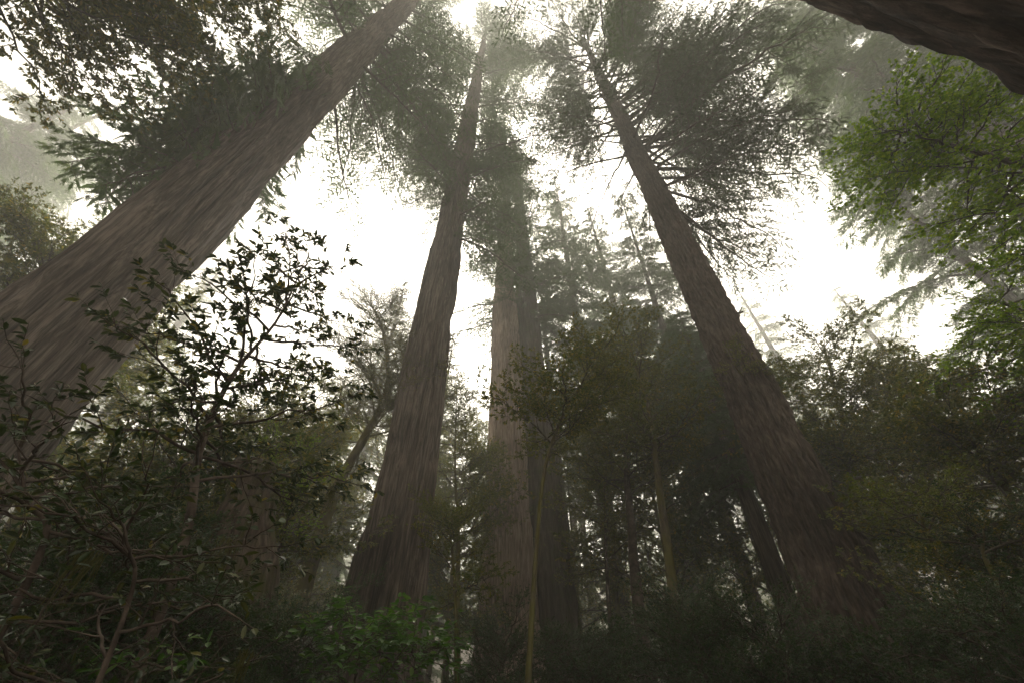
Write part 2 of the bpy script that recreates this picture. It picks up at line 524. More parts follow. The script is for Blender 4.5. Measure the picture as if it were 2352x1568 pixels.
def broad_branch(rng, o, d, L, up=.25, lat_step=.2, lat_len=.42, tw_step=.11, tw_len=.26, leaves=9, leaf=.09, r0=None, droop=.25, flat=.5, bare=.15, tb=None, twig_r=.0045):
    """one leafy branch; returns wood tubes and leaf transforms"""
    tb = tb or Tubes()
    k = 12
    u = np.linspace(0, 1, k)[:, None]
    d = unit(d)
    pts = o + d * L * u + np.array([0, 0, up]) * L * (u - u ** 2 * .7) * .6 + np.cumsum(rng.normal(0, .02 * L, (k, 3)), 0) * np.minimum(1, u * 3)
    r0 = r0 or .011 * L
    tb.add(pts, r0 * (1 - u[:, 0]) ** .9 + .004, 5)
    O, D, N, S = [], [], [], []

    def leaf_twig(p, dd, ln):
        q = 5
        v = np.linspace(0, 1, q)[:, None]
        c = p + dd * ln * v + np.array([0, 0, .12]) * ln * v ** 2 + np.cumsum(rng.normal(0, .03 * ln, (q, 3)), 0) * (v > 0)
        tb.add(c, twig_r * (1 - v[:, 0] * .6), 3)
        nl = max(3, int(leaves * rng.uniform(.6, 1.3)))
        w = 1 - (1 - rng.random(nl)) ** 1.0 * rng.random(nl) ** .5 * .85
        lp = np.stack([np.interp(w, v[:, 0], c[:, x]) for x in range(3)], -1)
        a = unit(np.cross(dd, [0.13, .21, 1]))
        b = np.cross(dd, a)
        ph = np.arange(nl) * 2.4 + rng.random() * 6
        ev = rng.uniform(.35, 1.35, nl)[:, None]
        ld = dd * np.cos(ev) + (a * np.cos(ph)[:, None] + b * np.sin(ph)[:, None]) * np.sin(ev)
        ld[:, 2] = ld[:, 2] * flat - droop * rng.random(nl)
        ld = unit(ld)
        O.append(lp); D.append(ld)
        N.append(np.array([0, 0, 1.0]) + rng.normal(0, .38, (nl, 3)))
        S.append(leaf * rng.uniform(.6, 1.25, nl))

    s = bare
    ph = rng.random() * 6
    while s < 1.0:
        p = np.array([np.interp(s, u[:, 0], pts[:, x]) for x in range(3)])
        f = unit(np.array([np.interp(min(1, s + .05), u[:, 0], pts[:, x]) for x in range(3)]) - np.array([np.interp(s - .05, u[:, 0], pts[:, x]) for x in range(3)]))
        a = unit(np.cross(f, [0, .1, 1]))
        b = np.cross(f, a)
        ph += 2.4
        an = rng.uniform(.6, 1.15)
        ld = unit(f * math.cos(an) + (a * math.cos(ph) + b * math.sin(ph) * .55) * math.sin(an) + np.array([0, 0, .12]))
        ll = lat_len * L * (1 - s * .72) * rng.uniform(.5, 1.2)
        q = 6
        v = np.linspace(0, 1, q)[:, None]
        lat = p + ld * ll * v + np.array([0, 0, up * .4]) * ll * v ** 2 + np.cumsum(rng.normal(0, .025 * ll, (q, 3)), 0) * (v > 0)
        tb.add(lat, (.004 + r0 * .35 * (1 - s * .6)) * (1 - v[:, 0] * .75), 4)
        x = .25
        sg = 1
        while x < 1.0:
            pp = np.array([np.interp(x, v[:, 0], lat[:, c]) for c in range(3)])
            aa = unit(np.cross(ld, [.1, 0, 1])) * sg
            td = unit(ld * .65 + aa * rng.uniform(.3, .9) + rng.normal(0, .22, 3))
            leaf_twig(pp, td, tw_len * rng.uniform(.5, 1.2))
            x += tw_step / max(ll, .1) * rng.uniform(.7, 1.3)
            sg = -sg
        leaf_twig(lat[-1], ld, tw_len)
        s += lat_step / L * rng.uniform(.7, 1.3)
    leaf_twig(pts[-1], unit(pts[-1] - pts[-2]), tw_len)
    return tb, (np.concatenate(O), np.concatenate(D), np.concatenate(N), np.concatenate(S))


def broad_limb(seed, mat, kind='oval', wmat=None, L=2.6, **kw):
    rng = np.random.default_rng(seed)
    tb, (O, D, N, S) = broad_branch(rng, np.zeros(3), np.array([1.0, 0, .05]), L, **kw)
    return tb.mesh('broadleaf_limb', wmat or M_TWIG), leaf_batch('broadleaf_foliage', kind, O, D, N, S, mat, rng, rng.random(len(O)) ** 1.2)


PROTO = {
    'redwood': [conifer_limb(10 + i, 6.0, .12 - .03 * i, .30 + .04 * i, .36, .36, M_CON, sec_step=.16, tw_step=.085, pairs=5, leaf=.075, bend=.05 * (i - 2), hang=.3) for i in range(5)],
    'far': [conifer_limb(20 + i, 6.0, .05, .30 + .05 * i, .40, .5, M_CON, sec_step=.16, tw_step=.085, pairs=4, leaf=.15, bend=.05 * (i - 1), hang=.35, bare=.06) for i in range(3)],
    'spray': [conifer_limb(30 + i, 4.2, .10, .30 + .05 * i, .44, .42, M_CON, sec_step=.13, tw_step=.075, pairs=9, leaf=.075, bend=.08 * (i - 1), hang=.2) for i in range(3)],
    'fir': [conifer_limb(50 + i, 7.0, .22 - .05 * i, .26 + .05 * i, .38, .32, M_FIRL, sec_step=.15, tw_step=.075, pairs=5, bare=.25, hang=.42, leaf=.07, bend=.06 * (i - 1.5)) for i in range(4)],
    'thin': [conifer_limb(70 + i, 5.0, .05, .35, .34, .32, M_FIRL, sec_step=.16, tw_step=.085, pairs=5, bare=.12, hang=.5, leaf=.075) for i in range(3)],
    'tanoak': [broad_limb(100 + i, M_TAN, leaves=12, tw_step=.085, lat_step=.16, leaf=.105, lat_len=.5) for i in range(5)],
    'maple': [broad_limb(120 + i, M_MAP, 'maple', L=2.6, leaf=.066, flat=.25, droop=.2, up=.1, leaves=10, tw_step=.09, tw_len=.24, lat_step=.16, lat_len=.5) for i in range(4)],
    'sap': [broad_limb(190 + i, M_SAP, leaves=9, tw_step=.11, lat_step=.2, leaf=.10, lat_len=.5) for i in range(2)],
    'huck': [broad_limb(140 + i, M_HUC, L=1.6, leaf=.05, leaves=13, tw_step=.055, lat_step=.09, tw_len=.18, flat=.4) for i in range(3)],
    'twiggy': [broad_limb(160 + i, M_TAN, L=3.0, leaf=.07, leaves=4, tw_step=.07, lat_step=.12, tw_len=.4, wmat=M_MOSSY, twig_r=.012) for i in range(3)],
}


def add_limb(tree, kind, pos, az, el, scale, roll=0., var=0):
    """pos relative to tree base; az from +Y towards +X"""
    w, l = PROTO[kind][var % len(PROTO[kind])]
    o = bpy.data.objects.new('limb', w)
    COL.objects.link(o)
    o.parent = tree
    o.matrix_local = Matrix.Translation(Vector([float(x) for x in pos])) @ Matrix.Rotation(math.pi / 2 - az, 4, 'Z') @ Matrix.Rotation(-el, 4, 'Y') @ Matrix.Rotation(roll, 4, 'X') @ Matrix.Scale(scale, 4)
    f = bpy.data.objects.new('foliage', l)
    COL.objects.link(f)
    f.parent = o
    f['kind'] = 'stuff'
    return o


def limb_to(tree, kind, a, b, var=0, roll=0., nominal=None):
    """limb from world point a to world point b"""
    a = np.asarray(a, float); b = np.asarray(b, float)
    v = b - a
    ln = np.linalg.norm(v)
    base = np.array(tree.location)
    nominal = nominal or {'redwood': 6., 'far': 6., 'spray': 4.2, 'fir': 7., 'thin': 5., 'tanoak': 2.6, 'sap': 2.6, 'maple': 2.6, 'huck': 1.6, 'twiggy': 3.}[kind]
    return add_limb(tree, kind, a - base, math.atan2(v[0], v[1]), math.asin(v[2] / ln), ln / nominal, roll, var)


def crown(tree, path, kind, h0, h1, n, l0, l1, seed, el=(-.15, .2), az=None, nominal=6.0, clear=0):
    rnd = random.Random(seed)
    path = np.asarray(path, float)
    for i in range(n):
        k = (i + rnd.random()) / n
        h = h0 + (h1 - h0) * k
        x = np.interp(h, path[:, 2], path[:, 0])
        y = np.interp(h, path[:, 2], path[:, 1])
        a = i * 2.39996 + rnd.uniform(-.5, .5)
        if az:
            a = rnd.uniform(*az)
        if clear:
            tv = math.atan2(-(tree.location.x + x), -(tree.location.y + y))
            df = (a - tv + math.pi) % (2 * math.pi) - math.pi
            if abs(df) < .8 and h < clear:
                a += math.copysign(1.0, df)
        ln = (l0 + (l1 - l0) * k ** 1.8) * rnd.uniform(.6, 1.15)
        add_limb(tree, kind, (x, y, h), a, rnd.uniform(*el), ln / nominal, rnd.uniform(-.35, .35), rnd.randrange(99))


def straight(p_low, p_high, height, radii, base_xy=None, wob=0, seed=0):
    """path rows (x,y,h,r) relative to base so that the axis passes two world points; radii: [(h, r)...]"""
    p, q = np.asarray(p_low, float), np.asarray(p_high, float)
    d = (q - p) / (q[2] - p[2])
    gz = float(ground_z(p[0], p[1]))
    for _ in range(4):
        b = p + d * (gz - p[2])
        gz = float(ground_z(b[0], b[1]))
    rng = np.random.default_rng(seed)
    hs = np.linspace(-.5, height, 14)
    rows = [(d[0] * h + rng.normal(0, wob), d[1] * h + rng.normal(0, wob), h, float(np.interp(h, [a for a, _ in radii], [c for _, c in radii]))) for h in hs]
    return (float(b[0]), float(b[1]), gz), rows


# ================================================================ the big trees
# great redwood leaning in from the left
base, PL = straight(at(168, 740, 11.9), at(930, 12, 11.9), 72, [(0, 1.42), (8, 1.14), (25, 1.0), (48, .82), (60, .55), (72, .12)], seed=1)
t_left = thing('redwood_tree', 'massive grey-brown furrowed redwood with dark needle sprays hanging over pale fog', 'tree', base)
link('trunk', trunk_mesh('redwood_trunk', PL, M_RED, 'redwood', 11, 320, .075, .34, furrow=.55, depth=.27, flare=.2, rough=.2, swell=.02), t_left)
crown(t_left, PL, 'redwood', 30, 70, 58, 9.0, 3.5, 5, clear=50)
crown(t_left, PL, 'redwood', 26, 42, 11, 8.0, 9.5, 51, az=(-.4, 1.0), el=(-.4, .05))
A = at(700, 300, 11.9)
for i, (px, py, zz) in enumerate([(190, 300, 17.5), (180, 400, 14.5), (250, 430, 15.5), (210, 350, 18.5), (300, 200, 20), (330, 400, 14.5), (380, 140, 22)]):
    limb_to(t_left, 'spray', A + np.array([0, 0, (i - 3) * 1.1]), at_z(px, py, zz), i + 1, .25 * (i % 3 - 1))
for i, (px, py, zz) in enumerate([(175, 385, 15.5), (330, 240, 17.5), (260, 470, 13.5), (400, 200, 19.0), (560, 80, 23.0), (300, 330, 17), (420, 330, 17.5), (230, 250, 16), (640, 20, 25), (480, 120, 22)]):
    limb_to(t_left, 'spray', A + np.array([0, 0, (i - 2) * .7]), at_z(px, py, zz), i, .2 * (i % 4 - 2))

# straight redwood in the middle
base, PC = straight(at(876, 1400, 15.7), at(1083, 250, 15.7), 88, [(0, 1.4), (2.5, 1.2), (10, 1.06), (30, .92), (48, .78), (70, .45), (88, .06)], seed=2)
t_mid = thing('redwood_tree', 'tall straight redwood with deep vertical furrows behind bright green shrubs', 'tree', base)
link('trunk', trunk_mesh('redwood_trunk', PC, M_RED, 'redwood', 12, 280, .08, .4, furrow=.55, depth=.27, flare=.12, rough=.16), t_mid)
crown(t_mid, PC, 'redwood', 34, 88, 66, 9.5, 4.5, 6, clear=70)
crown(t_mid, PC, 'redwood', 55, 84, 16, 9.0, 7.0, 63, az=(.8, 2.2))
crown(t_mid, PC, 'redwood', 22, 40, 22, 6.0, 6.0, 61, az=(.5, 2.4), el=(-.35, .05))
crown(t_mid, PC, 'redwood', 25, 40, 22, 6.0, 8.5, 62, az=(3.6, 6.1), el=(-.3, .1))

# twin stems in the mist
base, PT = straight(at(1165, 1350, 25), at(1160, 650, 25), 72, [(0, 1.9), (4, 1.55), (30, 1.0), (55, .6), (72, .1)], seed=3)
t_tw1 = thing('redwood_tree', 'pale sunlit-looking redwood stem of a fused pair standing in the mist', 'tree', base)
t_tw1['label'] = 'brown redwood stem, coloured pale as if lit, in a fused pair standing in the mist'
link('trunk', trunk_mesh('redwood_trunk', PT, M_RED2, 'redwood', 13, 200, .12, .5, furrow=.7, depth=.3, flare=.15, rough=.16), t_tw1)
crown(t_tw1, PT, 'redwood', 26, 70, 90, 7.0, 2.0, 7)
base, PT2 = straight(at(1258, 1350, 26.5), at(1206, 650, 26.5), 66, [(0, 1.9), (4, 1.5), (30, 1.0), (50, .6), (66, .1)], seed=4)
t_tw2 = thing('redwood_tree', 'dark redwood stem of a fused pair with mossy foot in the mist', 'tree', base)
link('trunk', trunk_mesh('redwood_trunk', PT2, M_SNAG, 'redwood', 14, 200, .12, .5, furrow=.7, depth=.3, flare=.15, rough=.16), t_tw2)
crown(t_tw2, PT2, 'redwood', 25, 64, 90, 7.5, 2.0, 8)

# fir on the right
base, PF = straight(at(1925, 1330, 13.6), at(1400, 220, 13.6), 58, [(0, 1.1), (2.5, .94), (10, .77), (20, .66), (38, .5), (50, .28), (58, .05)], wob=.03, seed=5)
t_fir = thing('fir_tree', 'tall fir with finely ridged bark and long bare limbs fanning from its upper trunk', 'tree', base)
link('trunk', trunk_mesh('fir_trunk', PF, M_FIR, 'fir', 15, 260, .06, .3, furrow=.24, depth=.17, flare=.08), t_fir)
crown(t_fir, PF, 'fir', 25, 57, 60, 8.5, 5.0, 9, el=(-.1, .3), nominal=7.0, clear=45)
crown(t_fir, PF, 'fir', 34, 56, 14, 9.0, 8.0, 92, el=(-.1, .3), az=(-2.3, -.6), nominal=7.0)
crown(t_fir, PF, 'fir', 24, 46, 30, 11.0, 10.0, 91, el=(-.1, .25), az=(.9, 2.9), nominal=7.0)


def fx(py):
    return np.interp(py, [220, 500, 800, 1330], [1400, 1520, 1665, 1925])


for i, (py0, px, py, dz) in enumerate([(440, 1800, 335, 0), (440, 1905, 285, 1), (430, 1840, 510, -1), (450, 1770, 600, -1), (425, 1720, 640, -2), (400, 1900, 180, -2), (380, 1800, 120, -3), (350, 1950, 100, -4), (330, 1760, 250, -1), (300, 1700, 60, -4), (420, 1500, 610, -2), (470, 1440, 540, -2), (330, 1290, 320, -2), (300, 1270, 240, -2), (280, 1300, 120, -3), (460, 1680, 540, 0), (330, 1600, 30, -4), (410, 1800, 420, 0), (390, 1880, 380, 1), (445, 1700, 590, 0)]):
    a_ = at(fx(py0), py0, 13.6)
    limb_to(t_fir, 'fir', a_, at_z(px, py, a_[2] + dz), i, .3 * ((i % 3) - 1))

# dark dense needle clumps out on its limbs, and a dead stub on the trunk
rnd = random.Random(99)
for (px, py, z, n_) in [(1835, 205, 24.5, 12), (1795, 160, 25.5, 7), (1690, 300, 24.0, 5)]:
    c_ = at_z(px, py, z) - np.array(t_fir.location)
    for k in range(n_):
        add_limb(t_fir, 'fir', c_ + np.array([rnd.uniform(-.5, .5) for _ in range(3)]), rnd.uniform(0, 6.28), rnd.uniform(-.9, .5), rnd.uniform(.14, .24), 0, k)
tb = Tubes()
a_, b_ = at(1668, 735, 13.3), at(1708, 716, 13.5)
tb.add(spline([a_, (a_ + b_) / 2 + [0, 0, .05], b_], 8) - np.array(t_fir.location), np.linspace(.06, .03, 8), 6)
tb.add(spline([(a_ * .3 + b_ * .7), (a_ * .1 + b_ * .9) + [0, 0, .12], b_ + [.05, 0, .28]], 6) - np.array(t_fir.location), np.linspace(.03, .012, 6), 5)
link('dead_branch', tb.mesh('dead_branch', M_LIMB), t_fir)

# shaggy trunk close by, leaning over the upper right
bxy = np.array([4.72, -.38])
gz = float(ground_z(*bxy))
PN = [(0, 0, -.4, 1.75), (0, 0, 1.5, 1.62), (0, .0, 6, 1.5), (0, 0, 15, 1.4), (0, 0, 30, 1.2), (0, 0, 50, .8), (0, 0, 66, .1)]
t_near = thing('redwood_tree', 'shaggy dark red-brown redwood trunk close by, its underside over bright maple leaves', 'tree', (bxy[0], bxy[1], gz))
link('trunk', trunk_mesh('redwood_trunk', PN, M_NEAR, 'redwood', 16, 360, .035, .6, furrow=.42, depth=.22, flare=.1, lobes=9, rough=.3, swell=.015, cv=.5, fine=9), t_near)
crown(t_near, PN, 'redwood', 30, 64, 60, 8.0, 3, 10)

# big mossy snag in the shade
base, PS = straight(at(520, 1500, 9.5), at(575, 1150, 9.5), 4.3, [(0, .75), (2, .62), (4.3, .4)], wob=.03, seed=6)
t_snag = thing('tree_snag', 'broken dark mossy snag in shade behind leafy sapling', 'tree snag', base)
link('trunk', trunk_mesh('snag_trunk', PS, M_SNAG, 'redwood', 17, 160, .06, .07, furrow=.3, depth=.07), t_snag)

# ================================================================ misty conifers farther off
def far_conifer(label, px, py, dist, height, r, seed, kind='redwood', h0=.3, n=34, l0=6.5, lean=None, group='misty background conifers', mat=M_RED):
    p = at(px, py, dist)
    gz = float(ground_z(p[0], p[1]))
    base = (float(p[0]), float(p[1]), gz)
    rnd = random.Random(seed)
    lx, ly = lean or (rnd.uniform(-.02, .02), rnd.uniform(-.02, .02))
    rows = [(lx * h, ly * h, h, max(.03, r * (1 - max(h, 0) / height) ** .8)) for h in np.linspace(-.4, height, 10)]
    t = thing('conifer_tree', label, 'tree', base, group)
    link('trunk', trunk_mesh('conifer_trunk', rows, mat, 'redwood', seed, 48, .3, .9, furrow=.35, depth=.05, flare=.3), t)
    kind = 'far' if kind == 'redwood' else kind
    nom = {'far': 6., 'fir': 7., 'thin': 5.}[kind]
    crown(t, rows, kind, height * h0, height * .98, int(n * 2.2), l0, 1.2, seed, nominal=nom, el=(-.2, .15))
    return t


far_conifer('faint grey conifer almost lost in fog behind the massive redwood', 40, 330, 44, 46, 1.0, 201, h0=.25, n=48, l0=10)
far_conifer('faint grey conifer almost lost in fog behind the massive redwood', 130, 300, 52, 54, 1.0, 202, h0=.25, n=48, l0=10)
far_conifer('faint grey conifer almost lost in fog behind the massive redwood', 230, 340, 62, 60, 1.0, 203, h0=.25, n=48, l0=10)
far_conifer('pale misty conifer top showing beside straight redwood above leaning mossy maple', 925, 700, 44, 48, .9, 204, h0=.2, l0=6)
far_conifer('ghostly conifer at foot of bright sky gap beside massive redwood', 470, 660, 52, 46, .9, 205, h0=.2)
far_conifer('slim dark conifer with drooping side limbs right of fused redwood pair', 1275, 900, 32, 47, .48, 206, 'fir', h0=.28, n=40, l0=6.5)
far_conifer('misty green conifer right beside the fused redwood pair', 1350, 900, 32, 66, .7, 207, 'redwood', h0=.25, n=44, l0=8)
far_conifer('paler misty conifer halfway between fused redwood pair and ridged fir', 1470, 900, 38, 66, .8, 208, 'redwood', h0=.25, n=44, l0=8)
far_conifer('dark-trunked conifer close behind the ridged fir', 1735, 1200, 21, 19, .5, 209, 'redwood', h0=.4, n=40, l0=4.5)
far_conifer('pale conifer crown low in right-hand sky gap beside the ridged fir', 1710, 680, 52, 46, .9, 210, 'redwood', h0=.2)
far_conifer('ghostly conifer in bright fog between brown tanoaks and green maple', 2000, 760, 56, 42, .9, 211, 'redwood', h0=.2)
far_conifer('hazy grey conifer with drooping boughs behind the green maple', 1930, 110, 25, 58, .6, 212, 'redwood', h0=.35, n=22, l0=7)
far_conifer('hazy grey conifer with drooping boughs behind the green maple', 2040, 90, 30, 62, .6, 213, 'redwood', h0=.35, n=22, l0=7)
far_conifer('misty conifer with soft full crown behind the ridged fir limbs', 1800, 150, 33, 62, .6, 219, 'redwood', h0=.45, n=30, l0=7)
far_conifer('misty conifer with drooping boughs close beside upper left of ridged fir trunk', 1300, 120, 30, 50, .5, 220, 'redwood', h0=.25, n=40, l0=6)
far_conifer('hazy grey conifer with drooping boughs behind the green maple', 2110, 520, 30, 40, .4, 214, 'redwood', h0=.25, n=30, l0=6)
far_conifer('distant trunk fading into fog low beside the fused redwood pair', 1365, 1400, 48, 36, .55, 215, 'thin', h0=.45)
far_conifer('distant trunk fading into fog low beside the fused redwood pair', 1335, 1400, 60, 40, .6, 216, 'thin', h0=.45)
far_conifer('misty conifer behind straight redwood and leaning mossy maple', 1000, 1000, 38, 34, .5, 217, 'thin', h0=.15)
far_conifer('misty conifer behind straight redwood and leaning mossy maple', 760, 1000, 40, 26, .5, 218, 'thin', h0=.15)
rnd = random.Random(4242)
for i in range(30):
    a = rad(-66 + 132 * (i + rnd.random()) / 30)
    d = rnd.uniform(55, 112)
    x, y = d * math.sin(a), d * math.cos(a)
    gz = float(ground_z(x, y))
    h = rnd.uniform(.34, .5) * d
    rows = [(0, 0, hh, max(.04, .6 * (1 - max(hh, 0) / h) ** .8)) for hh in np.linspace(-.4, h, 8)]
    t = thing('conifer_tree', 'far conifer all but dissolved in fog beyond the trunks', 'tree', (x, y, gz), 'far conifers dissolved in fog')
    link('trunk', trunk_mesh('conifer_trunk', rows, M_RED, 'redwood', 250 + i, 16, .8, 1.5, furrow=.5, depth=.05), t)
    crown(t, rows, 'far', 2.0, h * .98, 46, 6.5, 1.5, 250 + i)
for i in range(14):
    a = rad(-34 + 66 * (i + rnd.random()) / 14)
    d = rnd.uniform(32, 50)
    x, y = d * math.sin(a), d * math.cos(a)
    gz = float(ground_z(x, y))
    h = rnd.uniform(12, 19)
    rows = [(0, 0, hh, max(.03, .22 * (1 - max(hh, 0) / h) ** .8)) for hh in np.linspace(-.4, h, 8)]
    t = thing('conifer_tree', 'young conifer greyed by fog low between the big trunks', 'tree', (x, y, gz), 'young conifers greyed by fog')
    link('trunk', trunk_mesh('conifer_trunk', rows, M_FIR, 'redwood', 350 + i, 14, .5, .8, furrow=.5, depth=.02), t)
    crown(t, rows, 'far', .6, h * .98, 40, 4.2, 1.0, 350 + i)
# the grove goes on behind the viewpoint: unseen redwoods added for shade
for i, (x, y, h) in enumerate([(-9, -11, 60), (4, -14, 64), (16, -9, 58), (-19, -5, 56)]):
    gz = float(ground_z(x, y))
    rows = [(0, 0, hh, max(.05, 1.1 * (1 - (max(hh, 0) / h) ** 1.4))) for hh in np.linspace(-.4, h, 9)]
    t = thing('redwood_tree', 'unseen redwood added behind the viewpoint for shade', 'tree', (x, y, gz), 'unseen redwoods added for shade')
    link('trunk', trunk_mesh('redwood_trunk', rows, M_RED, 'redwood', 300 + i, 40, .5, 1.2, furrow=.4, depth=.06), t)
    crown(t, rows, 'far', h * .3, h * .97, 44, 8.0, 2.5, 310 + i)


# ================================================================ broadleaf trees
DENS = {'tanoak': 1.35, 'maple': 1.8}


def broadleaf(name, label, cat, pts, r0, kind, n, lscale, seed, h_from=.35, mat=M_MOSSY, group=None, el=(-.1, .6), top_scale=.6, sides=9, az=None, nominal=None):
    """pts: world points up the stem; the first is dropped to the ground"""
    pts = [np.asarray(p, float) for p in pts]
    gz = float(ground_z(pts[0][0], pts[0][1]))
    base = np.array([pts[0][0], pts[0][1], gz])
    rel = [p - base for p in pts]
    rel[0][2] = -.25
    c = spline(rel, 28)
    u = np.linspace(0, 1, 28)
    rng = np.random.default_rng(seed)
    c[2:] += np.cumsum(rng.normal(0, .012 * r0 * 20, (26, 3)), 0) * .35
    t = thing(name, label, cat, base, group)
    tb = Tubes()
    tb.add(c, r0 * (1 - u * .85) * (1 + .5 * np.exp(-u * 14)) * (1 + rng.normal(0, .04, 28)), sides)
    link('trunk', tb.mesh('stem', mat), t)
    rnd = random.Random(seed)
    n = int(n * DENS.get(kind, 1))
    for i in range(n):
        k = h_from + (1 - h_from) * (i + rnd.random()) / n
        p = [np.interp(k, u, c[:, x]) for x in range(3)]
        s = lscale * (1 + (top_scale - 1) * (k - h_from) / (1 - h_from)) * rnd.uniform(.7, 1.2)
        a = i * 2.39996 + rnd.uniform(-.6, .6)
        if az:
            a = rnd.uniform(*az)
        add_limb(t, kind, p, a, rnd.uniform(*el), s, rnd.uniform(-.5, .5), rnd.randrange(99))
    return t, base, c


def pts_px(*rows):
    return [at(*r) for r in rows]


G_TAN = 'understory tanoaks'
# brown-green tanoaks in the middle
broadleaf('tanoak_tree', 'olive tanoak with thin dark leaning stem in front of fused redwood pair', 'tree', pts_px((1190, 1440, 8.4), (1245, 1120, 8.4), (1290, 960, 8.5), (1340, 880, 8.6), (1390, 800, 8.8)), .05, 'tanoak', 22, .72, 401, .3, group=G_TAN)
broadleaf('tanoak_tree', 'brownish tanoak on a yellow mossy trunk beside the ridged fir', 'tree', pts_px((1545, 1480, 14), (1515, 1130, 14), (1490, 950, 14), (1440, 770, 14.2)), .17, 'tanoak', 30, 1.0, 402, .45, group=G_TAN)
broadleaf('tanoak_tree', 'tanoak with slim dark trunk next to yellow mossy trunk in mist', 'tree', pts_px((1475, 1480, 17), (1450, 1270, 17), (1430, 1050, 17), (1420, 850, 17)), .24, 'tanoak', 26, 1.3, 403, .5, mat=M_LIMB, group=G_TAN)
broadleaf('tanoak_tree', 'thin-stemmed young tanoak in mist beside the foot of fused redwood pair', 'tree', pts_px((1395, 1480, 19), (1388, 1250, 19), (1384, 1100, 19)), .1, 'tanoak', 16, .9, 404, .4, mat=M_LIMB, group=G_TAN)
broadleaf('tanoak_tree', 'small tanoak between straight redwood and fused redwood pair', 'tree', pts_px((1060, 1480, 20), (1050, 1250, 20), (1045, 1050, 20), (1050, 880, 20)), .13, 'tanoak', 26, 1.15, 405, .3, group=G_TAN)
broadleaf('tanoak_tree', 'lanky tanoak sapling at the foot of straight redwood with pale leaf tips', 'tree', pts_px((1075, 1520, 9.5), (1040, 1300, 9.5), (1020, 1180, 9.5)), .05, 'tanoak', 10, .55, 406, .35, group=G_TAN)
# right-hand thicket
broadleaf('tanoak_tree', 'brown tanoak with broad crown overlapping the ridged fir trunk', 'tree', pts_px((1840, 1450, 19), (1830, 1150, 18), (1770, 950, 15.5), (1690, 850, 12.3)), .16, 'tanoak', 11, .6, 407, .7, group=G_TAN)
broadleaf('tanoak_tree', 'dark brown tanoak right of the ridged fir, crown against bright fog', 'tree', pts_px((2030, 1450, 20), (1960, 1150, 20), (1930, 950, 20), (1890, 790, 20)), .2, 'tanoak', 34, 1.4, 408, .3, group=G_TAN)
broadleaf('tanoak_tree', 'shaded tanoak below the green maple beside thick brush', 'tree', pts_px((2240, 1450, 18), (2170, 1200, 18), (2120, 1000, 18), (2080, 880, 18)), .14, 'tanoak', 32, 1.15, 409, .25, group=G_TAN)
broadleaf('tanoak_tree', 'shaded tanoak filling the gap low behind green maple', 'tree', pts_px((2400, 1400, 13.5), (2320, 1150, 13.5), (2290, 1000, 13.5)), .12, 'tanoak', 30, 1.0, 410, .2, group=G_TAN)
broadleaf('tanoak_tree', 'yellow-green tanoak sapling in front of dark right-hand thicket', 'tree', pts_px((2200, 1500, 8.5), (2160, 1290, 8.5), (2090, 1130, 8.5)), .04, 'sap', 11, .42, 411, .55, group=G_TAN)
broadleaf('tanoak_tree', 'shaded tanoak sapling beside the yellow-green sapling', 'tree', pts_px((2330, 1480, 8.5), (2290, 1330, 8.5), (2260, 1200, 8.5)), .05, 'tanoak', 8, .55, 412, .3, group=G_TAN)
# left background
broadleaf('tanoak_tree', 'yellow-brown misty tanoak behind the massive redwood', 'tree', pts_px((60, 1050, 17), (60, 800, 17), (70, 560, 17)), .22, 'tanoak', 36, 1.25, 413, .35, group=G_TAN)
broadleaf('tanoak_tree', 'yellow-brown misty tanoak behind the massive redwood', 'tree', pts_px((250, 1050, 19), (230, 800, 19), (200, 600, 19)), .22, 'tanoak', 36, 1.2, 414, .35, group=G_TAN)
broadleaf('tanoak_tree', 'tall tanoak spreading dark leaves overhead above the needle sprays', 'tree', [(-13.5, -1.2, 1), (-12.8, -.3, 8), (-11.8, .8, 14), (-11, 1.6, 20)], .3, 'tanoak', 46, 1.5, 415, .66, el=(-.15, .4), group=G_TAN)
broadleaf('tanoak_tree', 'leafy tanoak behind broken snag and sapling', 'tree', pts_px((620, 1400, 14), (610, 1150, 14), (600, 980, 14)), .14, 'tanoak', 30, 1.15, 416, .2, group=G_TAN)
broadleaf('tanoak_tree', 'misty tanoak left of the leaning mossy maple', 'tree', pts_px((700, 1350, 22), (710, 1100, 22), (720, 900, 22)), .14, 'tanoak', 30, 1.3, 417, .2, group=G_TAN)
broadleaf('tanoak_tree', 'shaded tanoak between massive redwood and leafy sapling', 'tree', pts_px((430, 1350, 13), (430, 1150, 13), (425, 1000, 13)), .12, 'tanoak', 24, .8, 418, .15, group=G_TAN)

for i, (px, d, top) in enumerate([(560, 30, 820), (820, 28, 900), (930, 34, 780), (1100, 36, 850), (1330, 30, 950), (1420, 27, 900), (1560, 24, 850), (1650, 30, 800), (1790, 26, 850), (1960, 28, 830), (2120, 22, 900), (130, 15, 800), (440, 24, 850), (1035, 25, 950), (1000, 32, 850)]):
    b0 = at(px, 1400, d)
    tp = at(px, top, d)
    broadleaf('tanoak_tree', 'understory tree blurred by fog among the farther trunks', 'tree', [b0, b0 * [1, 1, 0] + [0, 0, tp[2] * .5], b0 * [1, 1, 0] + [.3, 0, tp[2] * .85]], .16, 'tanoak', 26, 1.7, 440 + i, .15, group='fog-blurred understory trees')

# mossy leaning maple with bare twigs
broadleaf('maple_tree', 'leaning mossy maple with bare twiggy crown left of straight redwood', 'tree', pts_px((690, 1380, 17.5), (760, 1160, 17.5), (840, 1000, 17.8), (885, 900, 18), (880, 780, 18.5), (850, 700, 19)), .27, 'twiggy', 60, 1.3, 420, .35, el=(-.3, .6))
